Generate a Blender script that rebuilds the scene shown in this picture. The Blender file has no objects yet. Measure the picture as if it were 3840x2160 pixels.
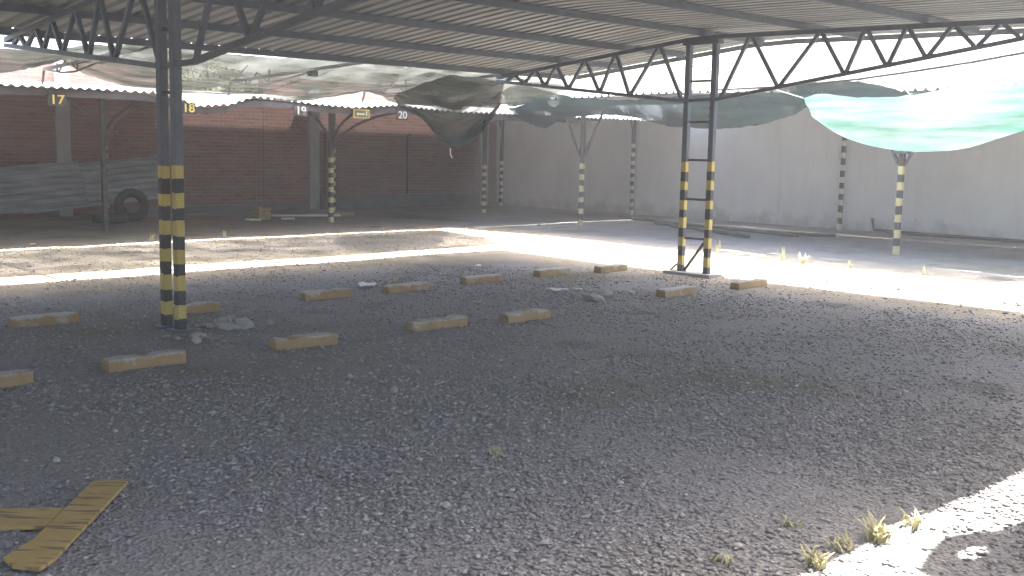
import bpy, math, random
import numpy as np
from mathutils import Vector, Matrix, noise

random.seed(7)
rng = np.random.default_rng(7)
scene = bpy.context.scene
COL = scene.collection

# ------------------------------------------------------------------ camera
cam_d = bpy.data.cameras.new('camera')
cam = bpy.data.objects.new('camera', cam_d)
COL.objects.link(cam)
cam_d.sensor_width = 36.0
cam_d.lens = 36.0 * 1.0416
cam_d.clip_end = 1500
M3 = Matrix(((0.7152, 0.0746, -0.6949), (-0.6986, 0.1053, -0.7077), (0.0204, 0.9916, 0.1274)))
cam.matrix_world = Matrix.Translation((0, 0, 1.6)) @ M3.to_4x4()
scene.camera = cam

# ------------------------------------------------------------------ sky, sun, exposure
SUN = Vector((0.483, -0.05, 1.0)).normalized()          # direction towards the sun
world = bpy.data.worlds.new('World')
scene.world = world
world.use_nodes = True
wn = world.node_tree.nodes
wn.clear()
sky = wn.new('ShaderNodeTexSky')
sky.sky_type = 'NISHITA'
sky.sun_disc = False
sky.sun_elevation = math.asin(SUN.z)
sky.sun_rotation = math.atan2(SUN.x, SUN.y)
sky.dust_density = 5.0
sky.air_density = 1.0
sky.ozone_density = 1.0
bg = wn.new('ShaderNodeBackground')
bg.inputs['Strength'].default_value = 0.15
wo = wn.new('ShaderNodeOutputWorld')
world.node_tree.links.new(sky.outputs[0], bg.inputs[0])
world.node_tree.links.new(bg.outputs[0], wo.inputs[0])

sd = bpy.data.lights.new('sun', 'SUN')
sd.energy = 5.0
sd.angle = math.radians(0.55)
sd.color = (1.0, 0.965, 0.92)
sun = bpy.data.objects.new('sun', sd)
COL.objects.link(sun)
sun.location = (12, -2, 25)
sun.rotation_euler = SUN.to_track_quat('Z', 'Y').to_euler()

vs = scene.view_settings
vs.view_transform = 'Standard'
vs.look = 'None'
vs.gamma = 1.0
vs.exposure = 3.15
vs.use_curve_mapping = False
scene.cycles.max_bounces = 10
scene.cycles.diffuse_bounces = 6
scene.cycles.transparent_max_bounces = 12
scene.cycles.use_denoising = True


# ------------------------------------------------------------------ materials
def new_mat(name):
    m = bpy.data.materials.new(name)
    m.use_nodes = True
    nt = m.node_tree
    nt.nodes.clear()
    out = nt.nodes.new('ShaderNodeOutputMaterial')
    return m, nt, out


def N(nt, kind, **kw):
    n = nt.nodes.new(kind)
    for k, v in kw.items():
        if k.startswith('i_'):
            key = k[2:]
            n.inputs[int(key) if key.isdigit() else key].default_value = v
        else:
            setattr(n, k, v)
    return n


def rgba(c):
    return (c[0], c[1], c[2], 1.0)


def mixc(nt, fac, a, b, blend='MIX'):
    n = nt.nodes.new('ShaderNodeMix')
    n.data_type = 'RGBA'
    n.blend_type = blend
    for sock, val in ((0, fac), (6, a), (7, b)):
        if hasattr(val, 'is_linked'):
            nt.links.new(val, n.inputs[sock])
        elif isinstance(val, (int, float)):
            n.inputs[sock].default_value = val
        else:
            n.inputs[sock].default_value = rgba(val)
    return n.outputs[2]


def ramp(nt, src, lo, hi, a=0.0, b=1.0):
    n = nt.nodes.new('ShaderNodeMapRange')
    n.inputs[1].default_value = lo
    n.inputs[2].default_value = hi
    n.inputs[3].default_value = a
    n.inputs[4].default_value = b
    nt.links.new(src, n.inputs[0])
    return n.outputs[0]


def noise_out(nt, vec, scale, detail=6, rough=0.6, dist=0.0):
    n = nt.nodes.new('ShaderNodeTexNoise')
    n.inputs['Scale'].default_value = scale
    n.inputs['Detail'].default_value = detail
    n.inputs['Roughness'].default_value = rough
    n.inputs['Distortion'].default_value = dist
    nt.links.new(vec, n.inputs['Vector'])
    return n.outputs[0]


def stretch(nt, vec, s):
    n = nt.nodes.new('ShaderNodeMapping')
    n.inputs['Scale'].default_value = s
    nt.links.new(vec, n.inputs[0])
    return n.outputs[0]


def pos(nt):
    return nt.nodes.new('ShaderNodeNewGeometry').outputs['Position']


def simple(name, c1, c2, scale=6.0, rough=0.75, bump=0.2, bscale=40, metallic=0.0, spec=0.3,
           c3=None, c3lo=0.6, c3hi=0.7, c3scale=3.0, st=(1, 1, 1), bdist=0.004):
    """two-tone noisy paint/metal/concrete with an optional third patchy tone (wear, rust, dirt)"""
    m, nt, out = new_mat(name)
    v = stretch(nt, pos(nt), st)
    f = noise_out(nt, v, scale)
    col = mixc(nt, ramp(nt, f, 0.3, 0.7), c1, c2)
    if c3 is not None:
        g = noise_out(nt, v, c3scale, 8, 0.7)
        col = mixc(nt, ramp(nt, g, c3lo, c3hi), col, c3)
    p = N(nt, 'ShaderNodeBsdfPrincipled', i_Roughness=rough, i_Metallic=metallic)
    p.inputs['Specular IOR Level'].default_value = spec
    nt.links.new(col, p.inputs['Base Color'])
    b = N(nt, 'ShaderNodeBump')
    b.inputs['Strength'].default_value = bump
    b.inputs['Distance'].default_value = bdist
    nt.links.new(noise_out(nt, v, bscale, 5, 0.6), b.inputs['Height'])
    nt.links.new(b.outputs[0], p.inputs['Normal'])
    nt.links.new(p.outputs[0], out.inputs[0])
    return m


def net_mat(name, c1, c2, open_frac, transl=0.6, fold=(0.6, 2.2, 1.0)):
    """woven shade net: threads that reflect and let light through, with gaps between"""
    m, nt, out = new_mat(name)
    v = pos(nt)
    f = noise_out(nt, stretch(nt, v, fold), 2.2, 6, 0.6)
    col = mixc(nt, ramp(nt, f, 0.35, 0.68), c1, c2)
    dif = N(nt, 'ShaderNodeBsdfDiffuse')
    tra = N(nt, 'ShaderNodeBsdfTranslucent')
    nt.links.new(col, dif.inputs[0])
    nt.links.new(col, tra.inputs[0])
    b = N(nt, 'ShaderNodeBump')
    b.inputs['Strength'].default_value = 0.6
    b.inputs['Distance'].default_value = 0.05
    nt.links.new(noise_out(nt, stretch(nt, v, (fold[0] * 2, fold[1] * 2, 1.5)), 3.0, 4, 0.55), b.inputs['Height'])
    nt.links.new(b.outputs[0], dif.inputs['Normal'])
    nt.links.new(b.outputs[0], tra.inputs['Normal'])
    mx = N(nt, 'ShaderNodeMixShader', i_0=transl)
    nt.links.new(dif.outputs[0], mx.inputs[1])
    nt.links.new(tra.outputs[0], mx.inputs[2])
    tp = N(nt, 'ShaderNodeBsdfTransparent')
    mx2 = N(nt, 'ShaderNodeMixShader')
    g = noise_out(nt, v, 1.7, 3, 0.5)
    nt.links.new(ramp(nt, g, 0.3, 0.7, open_frac - 0.12, open_frac + 0.12), mx2.inputs[0])
    nt.links.new(mx.outputs[0], mx2.inputs[1])
    nt.links.new(tp.outputs[0], mx2.inputs[2])
    nt.links.new(mx2.outputs[0], out.inputs[0])
    return m


def ground_mat():
    m, nt, out = new_mat('gravel_ground')
    v = pos(nt)
    big = noise_out(nt, v, 0.35, 5, 0.6)
    mid = noise_out(nt, v, 2.3, 6, 0.65)
    fine = noise_out(nt, v, 38, 4, 0.7)
    vor = N(nt, 'ShaderNodeTexVoronoi', i_Scale=48.0)
    nt.links.new(v, vor.inputs['Vector'])
    vor2 = N(nt, 'ShaderNodeTexVoronoi', i_Scale=17.0)
    nt.links.new(v, vor2.inputs['Vector'])
    grey = mixc(nt, ramp(nt, fine, 0.3, 0.7), (0.175, 0.164, 0.16), (0.27, 0.255, 0.249))
    sep = N(nt, 'ShaderNodeSeparateColor')
    nt.links.new(vor.outputs['Color'], sep.inputs[0])
    grey = mixc(nt, ramp(nt, sep.outputs[0], 0.0, 1.0, 0.0, 0.45), grey, (0.37, 0.352, 0.34))
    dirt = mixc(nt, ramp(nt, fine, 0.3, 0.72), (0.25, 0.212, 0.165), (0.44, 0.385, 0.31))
    dirt = mixc(nt, ramp(nt, mid, 0.45, 0.62, 0.0, 0.35), dirt, (0.20, 0.19, 0.12))
    # the bays are covered in grey stone, the driving aisles are bare earth
    sx = N(nt, 'ShaderNodeSeparateXYZ')
    nt.links.new(v, sx.inputs[0])
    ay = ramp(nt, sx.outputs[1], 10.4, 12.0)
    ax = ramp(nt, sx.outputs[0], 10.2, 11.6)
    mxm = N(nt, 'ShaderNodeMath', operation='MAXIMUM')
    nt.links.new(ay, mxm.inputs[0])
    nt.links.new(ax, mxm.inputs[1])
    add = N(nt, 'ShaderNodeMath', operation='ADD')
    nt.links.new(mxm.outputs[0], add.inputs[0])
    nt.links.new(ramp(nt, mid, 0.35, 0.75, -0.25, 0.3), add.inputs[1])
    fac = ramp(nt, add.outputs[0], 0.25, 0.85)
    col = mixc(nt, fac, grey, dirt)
    # far right bays: greyer dust again
    ax2 = ramp(nt, sx.outputs[0], 14.5, 16.0, 0.0, 0.8)
    col = mixc(nt, ax2, col, mixc(nt, ramp(nt, mid, 0.35, 0.7), (0.25, 0.245, 0.245), (0.34, 0.335, 0.33)))
    # soil and moss showing between the stones here and there
    trk = noise_out(nt, stretch(nt, v, (0.25, 1.3, 1)), 1.0, 4, 0.6)
    col = mixc(nt, ramp(nt, trk, 0.5, 0.68, 0.0, 0.5), col, (0.235, 0.222, 0.205))
    oil = noise_out(nt, v, 1.1, 2, 0.4)
    col = mixc(nt, ramp(nt, oil, 0.66, 0.74, 0.0, 0.55), col, (0.09, 0.085, 0.08))
    patch = ramp(nt, big, 0.52, 0.66, 0.0, 0.7)
    col = mixc(nt, patch, col, (0.17, 0.155, 0.10))
    p = N(nt, 'ShaderNodeBsdfPrincipled', i_Roughness=0.95)
    p.inputs['Specular IOR Level'].default_value = 0.15
    nt.links.new(col, p.inputs['Base Color'])
    h = N(nt, 'ShaderNodeMath', operation='ADD')
    nt.links.new(vor.outputs['Distance'], h.inputs[0])
    h2 = N(nt, 'ShaderNodeMath', operation='MULTIPLY', i_1=2.0)
    nt.links.new(mid, h2.inputs[0])
    nt.links.new(h2.outputs[0], h.inputs[1])
    h3 = N(nt, 'ShaderNodeMath', operation='ADD')
    nt.links.new(h.outputs[0], h3.inputs[0])
    nt.links.new(vor2.outputs['Distance'], h3.inputs[1])
    b = N(nt, 'ShaderNodeBump')
    b.inputs['Strength'].default_value = 0.9
    b.inputs['Distance'].default_value = 0.02
    nt.links.new(h3.outputs[0], b.inputs['Height'])
    nt.links.new(b.outputs[0], p.inputs['Normal'])
    nt.links.new(p.outputs[0], out.inputs[0])
    return m


def stone_mat(name, a, b_, c_):
    m, nt, out = new_mat(name)
    g = nt.nodes.new('ShaderNodeNewGeometry')
    cr = N(nt, 'ShaderNodeValToRGB')
    nt.links.new(g.outputs['Random Per Island'], cr.inputs[0])
    e = cr.color_ramp.elements
    e[0].color = rgba(a)
    e[1].color = rgba(c_)
    k = e.new(0.6)
    k.color = rgba(b_)
    col = mixc(nt, ramp(nt, noise_out(nt, g.outputs['Position'], 60, 3), 0.3, 0.7, 0.0, 0.5), cr.outputs[0], (0.21, 0.195, 0.18))
    p = N(nt, 'ShaderNodeBsdfPrincipled', i_Roughness=0.9)
    p.inputs['Specular IOR Level'].default_value = 0.25
    nt.links.new(col, p.inputs['Base Color'])
    nt.links.new(p.outputs[0], out.inputs[0])
    return m


def brick_mat():
    m, nt, out = new_mat('brick')
    v = pos(nt)
    sx = N(nt, 'ShaderNodeSeparateXYZ')
    nt.links.new(v, sx.inputs[0])
    cb = N(nt, 'ShaderNodeCombineXYZ')
    nt.links.new(sx.outputs[0], cb.inputs[0])
    nt.links.new(sx.outputs[2], cb.inputs[1])
    bt = N(nt, 'ShaderNodeTexBrick')
    bt.inputs['Scale'].default_value = 1.0
    bt.inputs['Mortar Size'].default_value = 0.008
    bt.inputs['Mortar Smooth'].default_value = 0.2
    bt.inputs['Brick Width'].default_value = 0.25
    bt.inputs['Row Height'].default_value = 0.085
    bt.inputs['Color1'].default_value = (0.205, 0.092, 0.07, 1)
    bt.inputs['Color2'].default_value = (0.27, 0.132, 0.102, 1)
    bt.inputs['Mortar'].default_value = (0.23, 0.205, 0.185, 1)
    nt.links.new(cb.outputs[0], bt.inputs['Vector'])
    d = noise_out(nt, v, 1.1, 7, 0.65)
    col = mixc(nt, ramp(nt, d, 0.45, 0.75, 0.0, 0.55), bt.outputs[0], (0.17, 0.14, 0.125))
    d2 = noise_out(nt, stretch(nt, v, (0.4, 1, 5)), 2.0, 5, 0.6)
    col = mixc(nt, ramp(nt, d2, 0.5, 0.72, 0.0, 0.5), col, (0.30, 0.235, 0.195))
    p = N(nt, 'ShaderNodeBsdfPrincipled', i_Roughness=0.9)
    p.inputs['Specular IOR Level'].default_value = 0.15
    nt.links.new(col, p.inputs['Base Color'])
    b = N(nt, 'ShaderNodeBump')
    b.invert = True
    b.inputs['Strength'].default_value = 0.8
    b.inputs['Distance'].default_value = 0.012
    nt.links.new(bt.outputs['Fac'], b.inputs['Height'])
    nt.links.new(b.outputs[0], p.inputs['Normal'])
    nt.links.new(p.outputs[0], out.inputs[0])
    return m


def worn_yellow(name):
    m, nt, out = new_mat(name)
    tc = nt.nodes.new('ShaderNodeTexCoord')
    oi = nt.nodes.new('ShaderNodeObjectInfo')
    ad = N(nt, 'ShaderNodeVectorMath', operation='ADD')
    sc = N(nt, 'ShaderNodeVectorMath', operation='SCALE')
    sc.inputs['Scale'].default_value = 37.0
    cmb = N(nt, 'ShaderNodeCombineXYZ')
    nt.links.new(oi.outputs['Random'], cmb.inputs[0])
    nt.links.new(oi.outputs['Random'], cmb.inputs[1])
    nt.links.new(cmb.outputs[0], sc.inputs[0])
    nt.links.new(tc.outputs['Object'], ad.inputs[0])
    nt.links.new(sc.outputs[0], ad.inputs[1])
    v = ad.outputs[0]
    f = noise_out(nt, v, 9, 6, 0.65)
    col = mixc(nt, ramp(nt, f, 0.3, 0.7), (0.27, 0.188, 0.098), (0.34, 0.248, 0.14))
    g = noise_out(nt, v, 5.5, 9, 0.72)
    s = N(nt, 'ShaderNodeSeparateXYZ')
    nt.links.new(tc.outputs['Object'], s.inputs[0])
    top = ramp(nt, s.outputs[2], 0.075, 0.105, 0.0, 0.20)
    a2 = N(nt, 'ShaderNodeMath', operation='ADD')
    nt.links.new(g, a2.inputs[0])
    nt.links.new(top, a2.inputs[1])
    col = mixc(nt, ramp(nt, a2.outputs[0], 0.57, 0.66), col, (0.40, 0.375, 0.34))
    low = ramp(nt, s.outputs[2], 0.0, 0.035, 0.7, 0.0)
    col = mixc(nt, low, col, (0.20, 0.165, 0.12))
    p = N(nt, 'ShaderNodeBsdfPrincipled', i_Roughness=0.85)
    p.inputs['Specular IOR Level'].default_value = 0.2
    nt.links.new(col, p.inputs['Base Color'])
    b = N(nt, 'ShaderNodeBump')
    b.inputs['Strength'].default_value = 0.5
    b.inputs['Distance'].default_value = 0.006
    nt.links.new(noise_out(nt, v, 30, 6, 0.7), b.inputs['Height'])
    nt.links.new(b.outputs[0], p.inputs['Normal'])
    nt.links.new(p.outputs[0], out.inputs[0])
    return m


M = {}
M['ground'] = ground_mat()
M['gravel'] = stone_mat('gravel_stone', (0.20, 0.188, 0.185), (0.30, 0.284, 0.278), (0.46, 0.438, 0.428))
M['chunk'] = simple('broken_concrete', (0.28, 0.27, 0.26), (0.42, 0.41, 0.39), 14, 0.95, 0.6, 50)
M['brick'] = brick_mat()
def wall_mat():
    m, nt, out = new_mat('white_wall_paint')
    v = pos(nt)
    col = mixc(nt, ramp(nt, noise_out(nt, v, 0.7, 6), 0.3, 0.7), (0.66, 0.665, 0.67), (0.75, 0.755, 0.76))
    streak = noise_out(nt, stretch(nt, v, (1, 2.6, 0.22)), 1.6, 6, 0.65)
    col = mixc(nt, ramp(nt, streak, 0.50, 0.78, 0.0, 0.30), col, (0.50, 0.485, 0.45))
    patch = noise_out(nt, v, 0.55, 3, 0.5)
    col = mixc(nt, ramp(nt, patch, 0.5, 0.66, 0.0, 0.2), col, (0.60, 0.605, 0.62))
    sx = N(nt, 'ShaderNodeSeparateXYZ')
    nt.links.new(v, sx.inputs[0])
    ad = N(nt, 'ShaderNodeMath', operation='ADD')
    nt.links.new(sx.outputs[2], ad.inputs[0])
    nt.links.new(ramp(nt, noise_out(nt, v, 2.4, 6, 0.7), 0.3, 0.7, -0.22, 0.22), ad.inputs[1])
    col = mixc(nt, ramp(nt, ad.outputs[0], 0.0, 0.30, 0.5, 0.0), col, (0.33, 0.31, 0.275))
    vor = N(nt, 'ShaderNodeTexVoronoi', i_Scale=0.55)
    vor.feature = 'DISTANCE_TO_EDGE'
    wob = N(nt, 'ShaderNodeVectorMath', operation='ADD')
    nz = N(nt, 'ShaderNodeTexNoise', i_Scale=1.8)
    nt.links.new(v, nz.inputs['Vector'])
    nt.links.new(v, wob.inputs[0])
    nt.links.new(nz.outputs['Color'], wob.inputs[1])
    nt.links.new(wob.outputs[0], vor.inputs['Vector'])
    col = mixc(nt, ramp(nt, vor.outputs['Distance'], 0.0, 0.004, 0.12, 0.0), col, (0.33, 0.32, 0.30))
    p = N(nt, 'ShaderNodeBsdfPrincipled', i_Roughness=0.85)
    p.inputs['Specular IOR Level'].default_value = 0.2
    nt.links.new(col, p.inputs['Base Color'])
    b = N(nt, 'ShaderNodeBump')
    b.inputs['Strength'].default_value = 0.35
    b.inputs['Distance'].default_value = 0.01
    nt.links.new(noise_out(nt, v, 9, 6, 0.65), b.inputs['Height'])
    nt.links.new(b.outputs[0], p.inputs['Normal'])
    nt.links.new(p.outputs[0], out.inputs[0])
    return m


M['white_wall'] = wall_mat()
M['plaster'] = simple('grey_plaster', (0.27, 0.27, 0.27), (0.36, 0.36, 0.35), 2.5, 0.9, 0.3, 30)
M['plinth'] = simple('dark_plinth_cement', (0.11, 0.11, 0.115), (0.17, 0.17, 0.17), 2.5, 0.95, 0.4, 18)
M['steel'] = simple('blue_grey_steel_paint', (0.082, 0.096, 0.122), (0.118, 0.134, 0.16), 7, 0.55, 0.12, 60, spec=0.4,
                    c3=(0.17, 0.17, 0.17), c3lo=0.66, c3hi=0.72, c3scale=9)
M['black_paint'] = simple('black_stripe_paint', (0.045, 0.045, 0.05), (0.075, 0.075, 0.08), 8, 0.6, 0.15, 60,
                          c3=(0.26, 0.22, 0.15), c3lo=0.64, c3hi=0.70, c3scale=11)
M['yellow_paint'] = simple('yellow_stripe_paint', (0.42, 0.33, 0.10), (0.50, 0.41, 0.15), 8, 0.6, 0.15, 60,
                           c3=(0.30, 0.26, 0.17), c3lo=0.62, c3hi=0.70, c3scale=9)
M['pale_paint'] = simple('pale_stripe_paint', (0.50, 0.43, 0.20), (0.58, 0.52, 0.30), 8, 0.6, 0.15, 60,
                         c3=(0.30, 0.27, 0.2), c3lo=0.62, c3hi=0.70, c3scale=9)
M['sheet'] = simple('galvanised_roof_sheet', (0.175, 0.195, 0.22), (0.25, 0.27, 0.295), 0.9, 0.55, 0.08, 30, spec=0.4,
                    c3=(0.155, 0.135, 0.11), c3lo=0.54, c3hi=0.72, c3scale=1.4, st=(3, 0.5, 1))
M['sheet_old'] = simple('weathered_roof_sheet', (0.40, 0.40, 0.39), (0.52, 0.52, 0.50), 1.5, 0.6, 0.1, 30,
                        c3=(0.30, 0.25, 0.20), c3lo=0.6, c3hi=0.75, c3scale=2.0)
M['stack_sheet'] = simple('stacked_sheet_metal', (0.17, 0.185, 0.195), (0.36, 0.38, 0.40), 3, 0.5, 0.1, 30, spec=0.4,
                          st=(0.4, 1, 3))
M['dark_steel'] = simple('dark_brown_steel', (0.07, 0.06, 0.058), (0.12, 0.105, 0.10), 6, 0.65, 0.15, 50,
                         c3=(0.17, 0.10, 0.07), c3lo=0.58, c3hi=0.7, c3scale=7)
M['rubber'] = simple('tyre_rubber', (0.022, 0.022, 0.023), (0.045, 0.044, 0.043), 12, 0.85, 0.4, 60)
M['wood_white'] = simple('white_board', (0.62, 0.61, 0.57), (0.74, 0.73, 0.69), 6, 0.8, 0.2, 40)  # two off-white tones mixed by noise
M['crate'] = simple('yellow_brown_box', (0.24, 0.18, 0.07), (0.34, 0.26, 0.10), 6, 0.8, 0.2, 40)
M['stop'] = worn_yellow('worn_yellow_concrete')
def board_mat():
    m, nt, out = new_mat('yellow_board_paint')
    v = pos(nt)
    rot = N(nt, 'ShaderNodeMapping')
    rot.inputs['Rotation'].default_value = (0, 0, math.radians(45))
    nt.links.new(v, rot.inputs[0])
    f = noise_out(nt, v, 7, 6, 0.65)
    col = mixc(nt, ramp(nt, f, 0.3, 0.7), (0.35, 0.238, 0.08), (0.43, 0.30, 0.115))
    wv = N(nt, 'ShaderNodeTexNoise')
    wv.inputs['Scale'].default_value = 1.0
    wv.inputs['Detail'].default_value = 3.0
    sc = N(nt, 'ShaderNodeMapping')
    sc.inputs['Scale'].default_value = (3.0, 30, 1)
    nt.links.new(rot.outputs[0], sc.inputs[0])
    nt.links.new(sc.outputs[0], wv.inputs['Vector'])
    col = mixc(nt, ramp(nt, wv.outputs[0], 0.57, 0.62, 0.0, 0.85), col, (0.15, 0.105, 0.07))
    p = N(nt, 'ShaderNodeBsdfPrincipled', i_Roughness=0.75)
    p.inputs['Specular IOR Level'].default_value = 0.25
    nt.links.new(col, p.inputs['Base Color'])
    nt.links.new(p.outputs[0], out.inputs[0])
    return m


M['board'] = board_mat()
M['net_grey'] = net_mat('grey_shade_net', (0.008, 0.009, 0.0075), (0.048, 0.049, 0.041), 0.10, 0.45, (0.22, 1.9, 2.0))
M['net_corner'] = net_mat('grey_green_shade_net', (0.015, 0.0185, 0.0175), (0.055, 0.062, 0.059), 0.10, 0.22)
M['net_green'] = net_mat('dark_green_shade_net', (0.006, 0.014, 0.014), (0.02, 0.036, 0.035), 0.015, 0.14, (0.8, 0.25, 4.0))
M['net_bright'] = net_mat('bright_green_shade_net', (0.032, 0.095, 0.073), (0.155, 0.212, 0.19), 0.03, 0.5, (0.8, 0.22, 3.2))
M['net_teal'] = net_mat('pale_teal_shade_net', (0.05, 0.08, 0.08), (0.09, 0.12, 0.12), 0.3, 0.4)
M['rope'] = simple('white_rope', (0.5, 0.5, 0.47), (0.65, 0.65, 0.6), 20, 0.9)
M['cable'] = simple('dark_cable', (0.05, 0.05, 0.05), (0.08, 0.08, 0.08), 20, 0.7)
M['num_yellow'] = simple('yellow_number_paint', (0.62, 0.47, 0.10), (0.70, 0.55, 0.15), 12, 0.7)
M['num_white'] = simple('white_number_paint', (0.44, 0.42, 0.39), (0.52, 0.50, 0.46), 12, 0.7)
M['plate'] = simple('dark_number_plate', (0.045, 0.04, 0.033), (0.07, 0.062, 0.05), 8, 0.7)
M['sign_green'] = simple('olive_sign_face', (0.10, 0.10, 0.055), (0.14, 0.14, 0.08), 8, 0.6)
M['sign_pale'] = simple('pale_sign_print', (0.50, 0.49, 0.36), (0.56, 0.55, 0.42), 8, 0.6)
M['leaf'] = simple('leaf', (0.10, 0.12, 0.03), (0.26, 0.24, 0.08), 5, 0.6, 0.0)
M['bark'] = simple('bark', (0.10, 0.08, 0.06), (0.17, 0.14, 0.11), 8, 0.9, 0.5, 30)
M['grass'] = simple('dry_grass', (0.32, 0.30, 0.15), (0.55, 0.50, 0.30), 15, 0.7, 0.0)
M['paper'] = simple('white_litter', (0.62, 0.62, 0.60), (0.74, 0.74, 0.72), 15, 0.8)
M['lamp_box'] = simple('dark_grey_casing', (0.05, 0.05, 0.045), (0.08, 0.08, 0.07), 8, 0.6)


# ------------------------------------------------------------------ mesh building
class MB:
    def __init__(self):
        self.v, self.f, self.m = [], [], []

    def add(self, vs_, fs_, mi=0):
        o = len(self.v)
        self.v += [tuple(p) for p in vs_]
        for f in fs_:
            self.f.append(tuple(o + i for i in f))
            self.m.append(mi)

    def box(self, c, s, mi=0):
        x, y, z = c
        a, b, d = s[0] / 2, s[1] / 2, s[2] / 2
        self.add([(x + i * a, y + j * b, z + k * d) for i in (-1, 1) for j in (-1, 1) for k in (-1, 1)],
                 [(0, 1, 3, 2), (4, 6, 7, 5), (0, 4, 5, 1), (2, 3, 7, 6), (0, 2, 6, 4), (1, 5, 7, 3)], mi)
        return self

    def bar(self, p, q, w, h, mi=0, up=(0, 0, 1)):
        p, q = Vector(p), Vector(q)
        d = (q - p).normalized()
        u = Vector(up)
        s = d.cross(u)
        if s.length < 1e-4:
            s = d.cross(Vector((1, 0, 0)))
        s.normalize()
        t = s.cross(d).normalized()
        pts = []
        for e in (p, q):
            for i, j in ((-1, -1), (1, -1), (1, 1), (-1, 1)):
                pts.append(e + s * (i * w / 2) + t * (j * h / 2))
        self.add(pts, [(0, 3, 2, 1), (4, 5, 6, 7), (0, 1, 5, 4), (1, 2, 6, 5), (2, 3, 7, 6), (3, 0, 4, 7)], mi)
        return self

    def tube(self, pts, r, n=6, mi=0):
        pts = [Vector(p) for p in pts]
        rr = r if isinstance(r, (list, tuple)) else [r] * len(pts)
        o = len(self.v)
        for i, p in enumerate(pts):
            d = (pts[min(i + 1, len(pts) - 1)] - pts[max(i - 1, 0)]).normalized()
            a = d.cross(Vector((0, 0, 1)))
            if a.length < 1e-3:
                a = d.cross(Vector((1, 0, 0)))
            a.normalize()
            b = d.cross(a).normalized()
            for k in range(n):
                t = 2 * math.pi * k / n
                self.v.append(tuple(p + a * (rr[i] * math.cos(t)) + b * (rr[i] * math.sin(t))))
        for i in range(len(pts) - 1):
            for k in range(n):
                self.f.append((o + i * n + k, o + i * n + (k + 1) % n, o + (i + 1) * n + (k + 1) % n, o + (i + 1) * n + k))
                self.m.append(mi)
        self.f.append(tuple(o + k for k in reversed(range(n))))
        self.f.append(tuple(o + (len(pts) - 1) * n + k for k in range(n)))
        self.m += [mi, mi]
        return self

    def build(self, name, mats, parent=None, smooth=False):
        me = bpy.data.meshes.new(name)
        me.from_pydata(self.v, [], self.f)
        if not isinstance(mats, (list, tuple)):
            mats = [mats]
        for k in mats:
            me.materials.append(M[k])
        me.polygons.foreach_set('material_index', self.m)
        if smooth:
            me.polygons.foreach_set('use_smooth', [True] * len(self.f))
        me.update()
        o = bpy.data.objects.new(name, me)
        COL.objects.link(o)
        if parent:
            o.parent = parent
        return o


def tag(o, label=None, cat=None, group=None, kind=None):
    if label:
        o['label'] = label
    if cat:
        o['category'] = cat
    if group:
        o['group'] = group
    if kind:
        o['kind'] = kind
    return o


def thing(name, label, cat, group=None, loc=(0, 0, 0)):
    o = bpy.data.objects.new(name, None)
    o.empty_display_size = 0.2
    o.location = loc
    COL.objects.link(o)
    return tag(o, label, cat, group)


def child_at(o, parent):
    """parent whose origin is not at the world origin: keep the child's built world place"""
    o.parent = parent
    o.matrix_parent_inverse = Matrix.Translation(parent.location).inverted()
    return o


def interp(x, xs, ys):
    return float(np.interp(x, xs, ys))


# ------------------------------------------------------------------ ground
def axis_lines(lo, hi, step):
    a = list(np.arange(lo, hi + 1e-6, step))
    return [-500, -220, -100, -50, -25] + a + [hi + 12, hi + 40, hi + 100, hi + 250, hi + 500]


gx, gy = axis_lines(-8, 26, 0.25), axis_lines(-8, 28, 0.25)


def ground_z(x, y):
    if -7.5 < x < 25 and -7.5 < y < 27:
        return 0.016 * noise.noise((x * 0.45, y * 0.45, 3.1)) + 0.008 * noise.noise((x * 1.7, y * 1.7, 8.0)) - 0.006
    return -0.006


gv = [(x, y, ground_z(x, y)) for y in gy for x in gx]
nx = len(gx)
gf = [(j * nx + i, j * nx + i + 1, (j + 1) * nx + i + 1, (j + 1) * nx + i) for j in range(len(gy) - 1) for i in range(nx - 1)]
g = MB()
g.v, g.f, g.m = gv, gf, [0] * len(gf)
tag(g.build('ground', 'ground', smooth=True), kind='structure')


# ------------------------------------------------------------------ large carport (roof over the camera's bays)
PY = [1.85, 4.43, 8.15, 8.7, 12.5]
PZ = [3.012, 3.06, 3.125, 3.11, 2.73]
BY = [3.0, 4.43, 8.15, 8.74, 12.34]
BZ = [3.005, 2.866, 2.321, 2.307, 2.68]


def tilt(x):
    return 0.007 * (x - 11.7)


def top_z(x, y):
    return interp(y, PY, PZ) + tilt(x)


carport = thing('carport', 'big open carport with corrugated metal roof on pairs of striped steel posts', 'carport')

X0, X1 = -12.83, 13.35
YF, YN = 12.35, 1.85


def corrugated(x0, x1, ys, zfun, pitch=0.19, h=0.038, shape='trap', sub=4):
    b = MB()
    xs, hs = [], []
    if shape == 'trap':
        n = int(round((x1 - x0) / pitch))
        for k in range(n + 1):
            base = x0 + k * pitch
            for fx, hh in ((0.0, 0.0), (0.55, 0.0), (0.68, 1.0), (0.87, 1.0)):
                xx = base + fx * pitch
                if xx <= x1 + 1e-6:
                    xs.append(xx)
                    hs.append(hh * h)
    else:
        n = int(round((x1 - x0) / pitch)) * 8
        for k in range(n + 1):
            xs.append(x0 + (x1 - x0) * k / n)
            hs.append(h * 0.5 * (1 - math.cos(2 * math.pi * (xs[-1] - x0) / pitch)))
    m = len(xs)
    vv = [(xx, y, zfun(xx, y) + hh) for y in ys for xx, hh in zip(xs, hs)]
    ff = [(j * m + i, j * m + i + 1, (j + 1) * m + i + 1, (j + 1) * m + i) for j in range(len(ys) - 1) for i in range(m - 1)]
    b.add(vv, ff)
    return b


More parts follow.
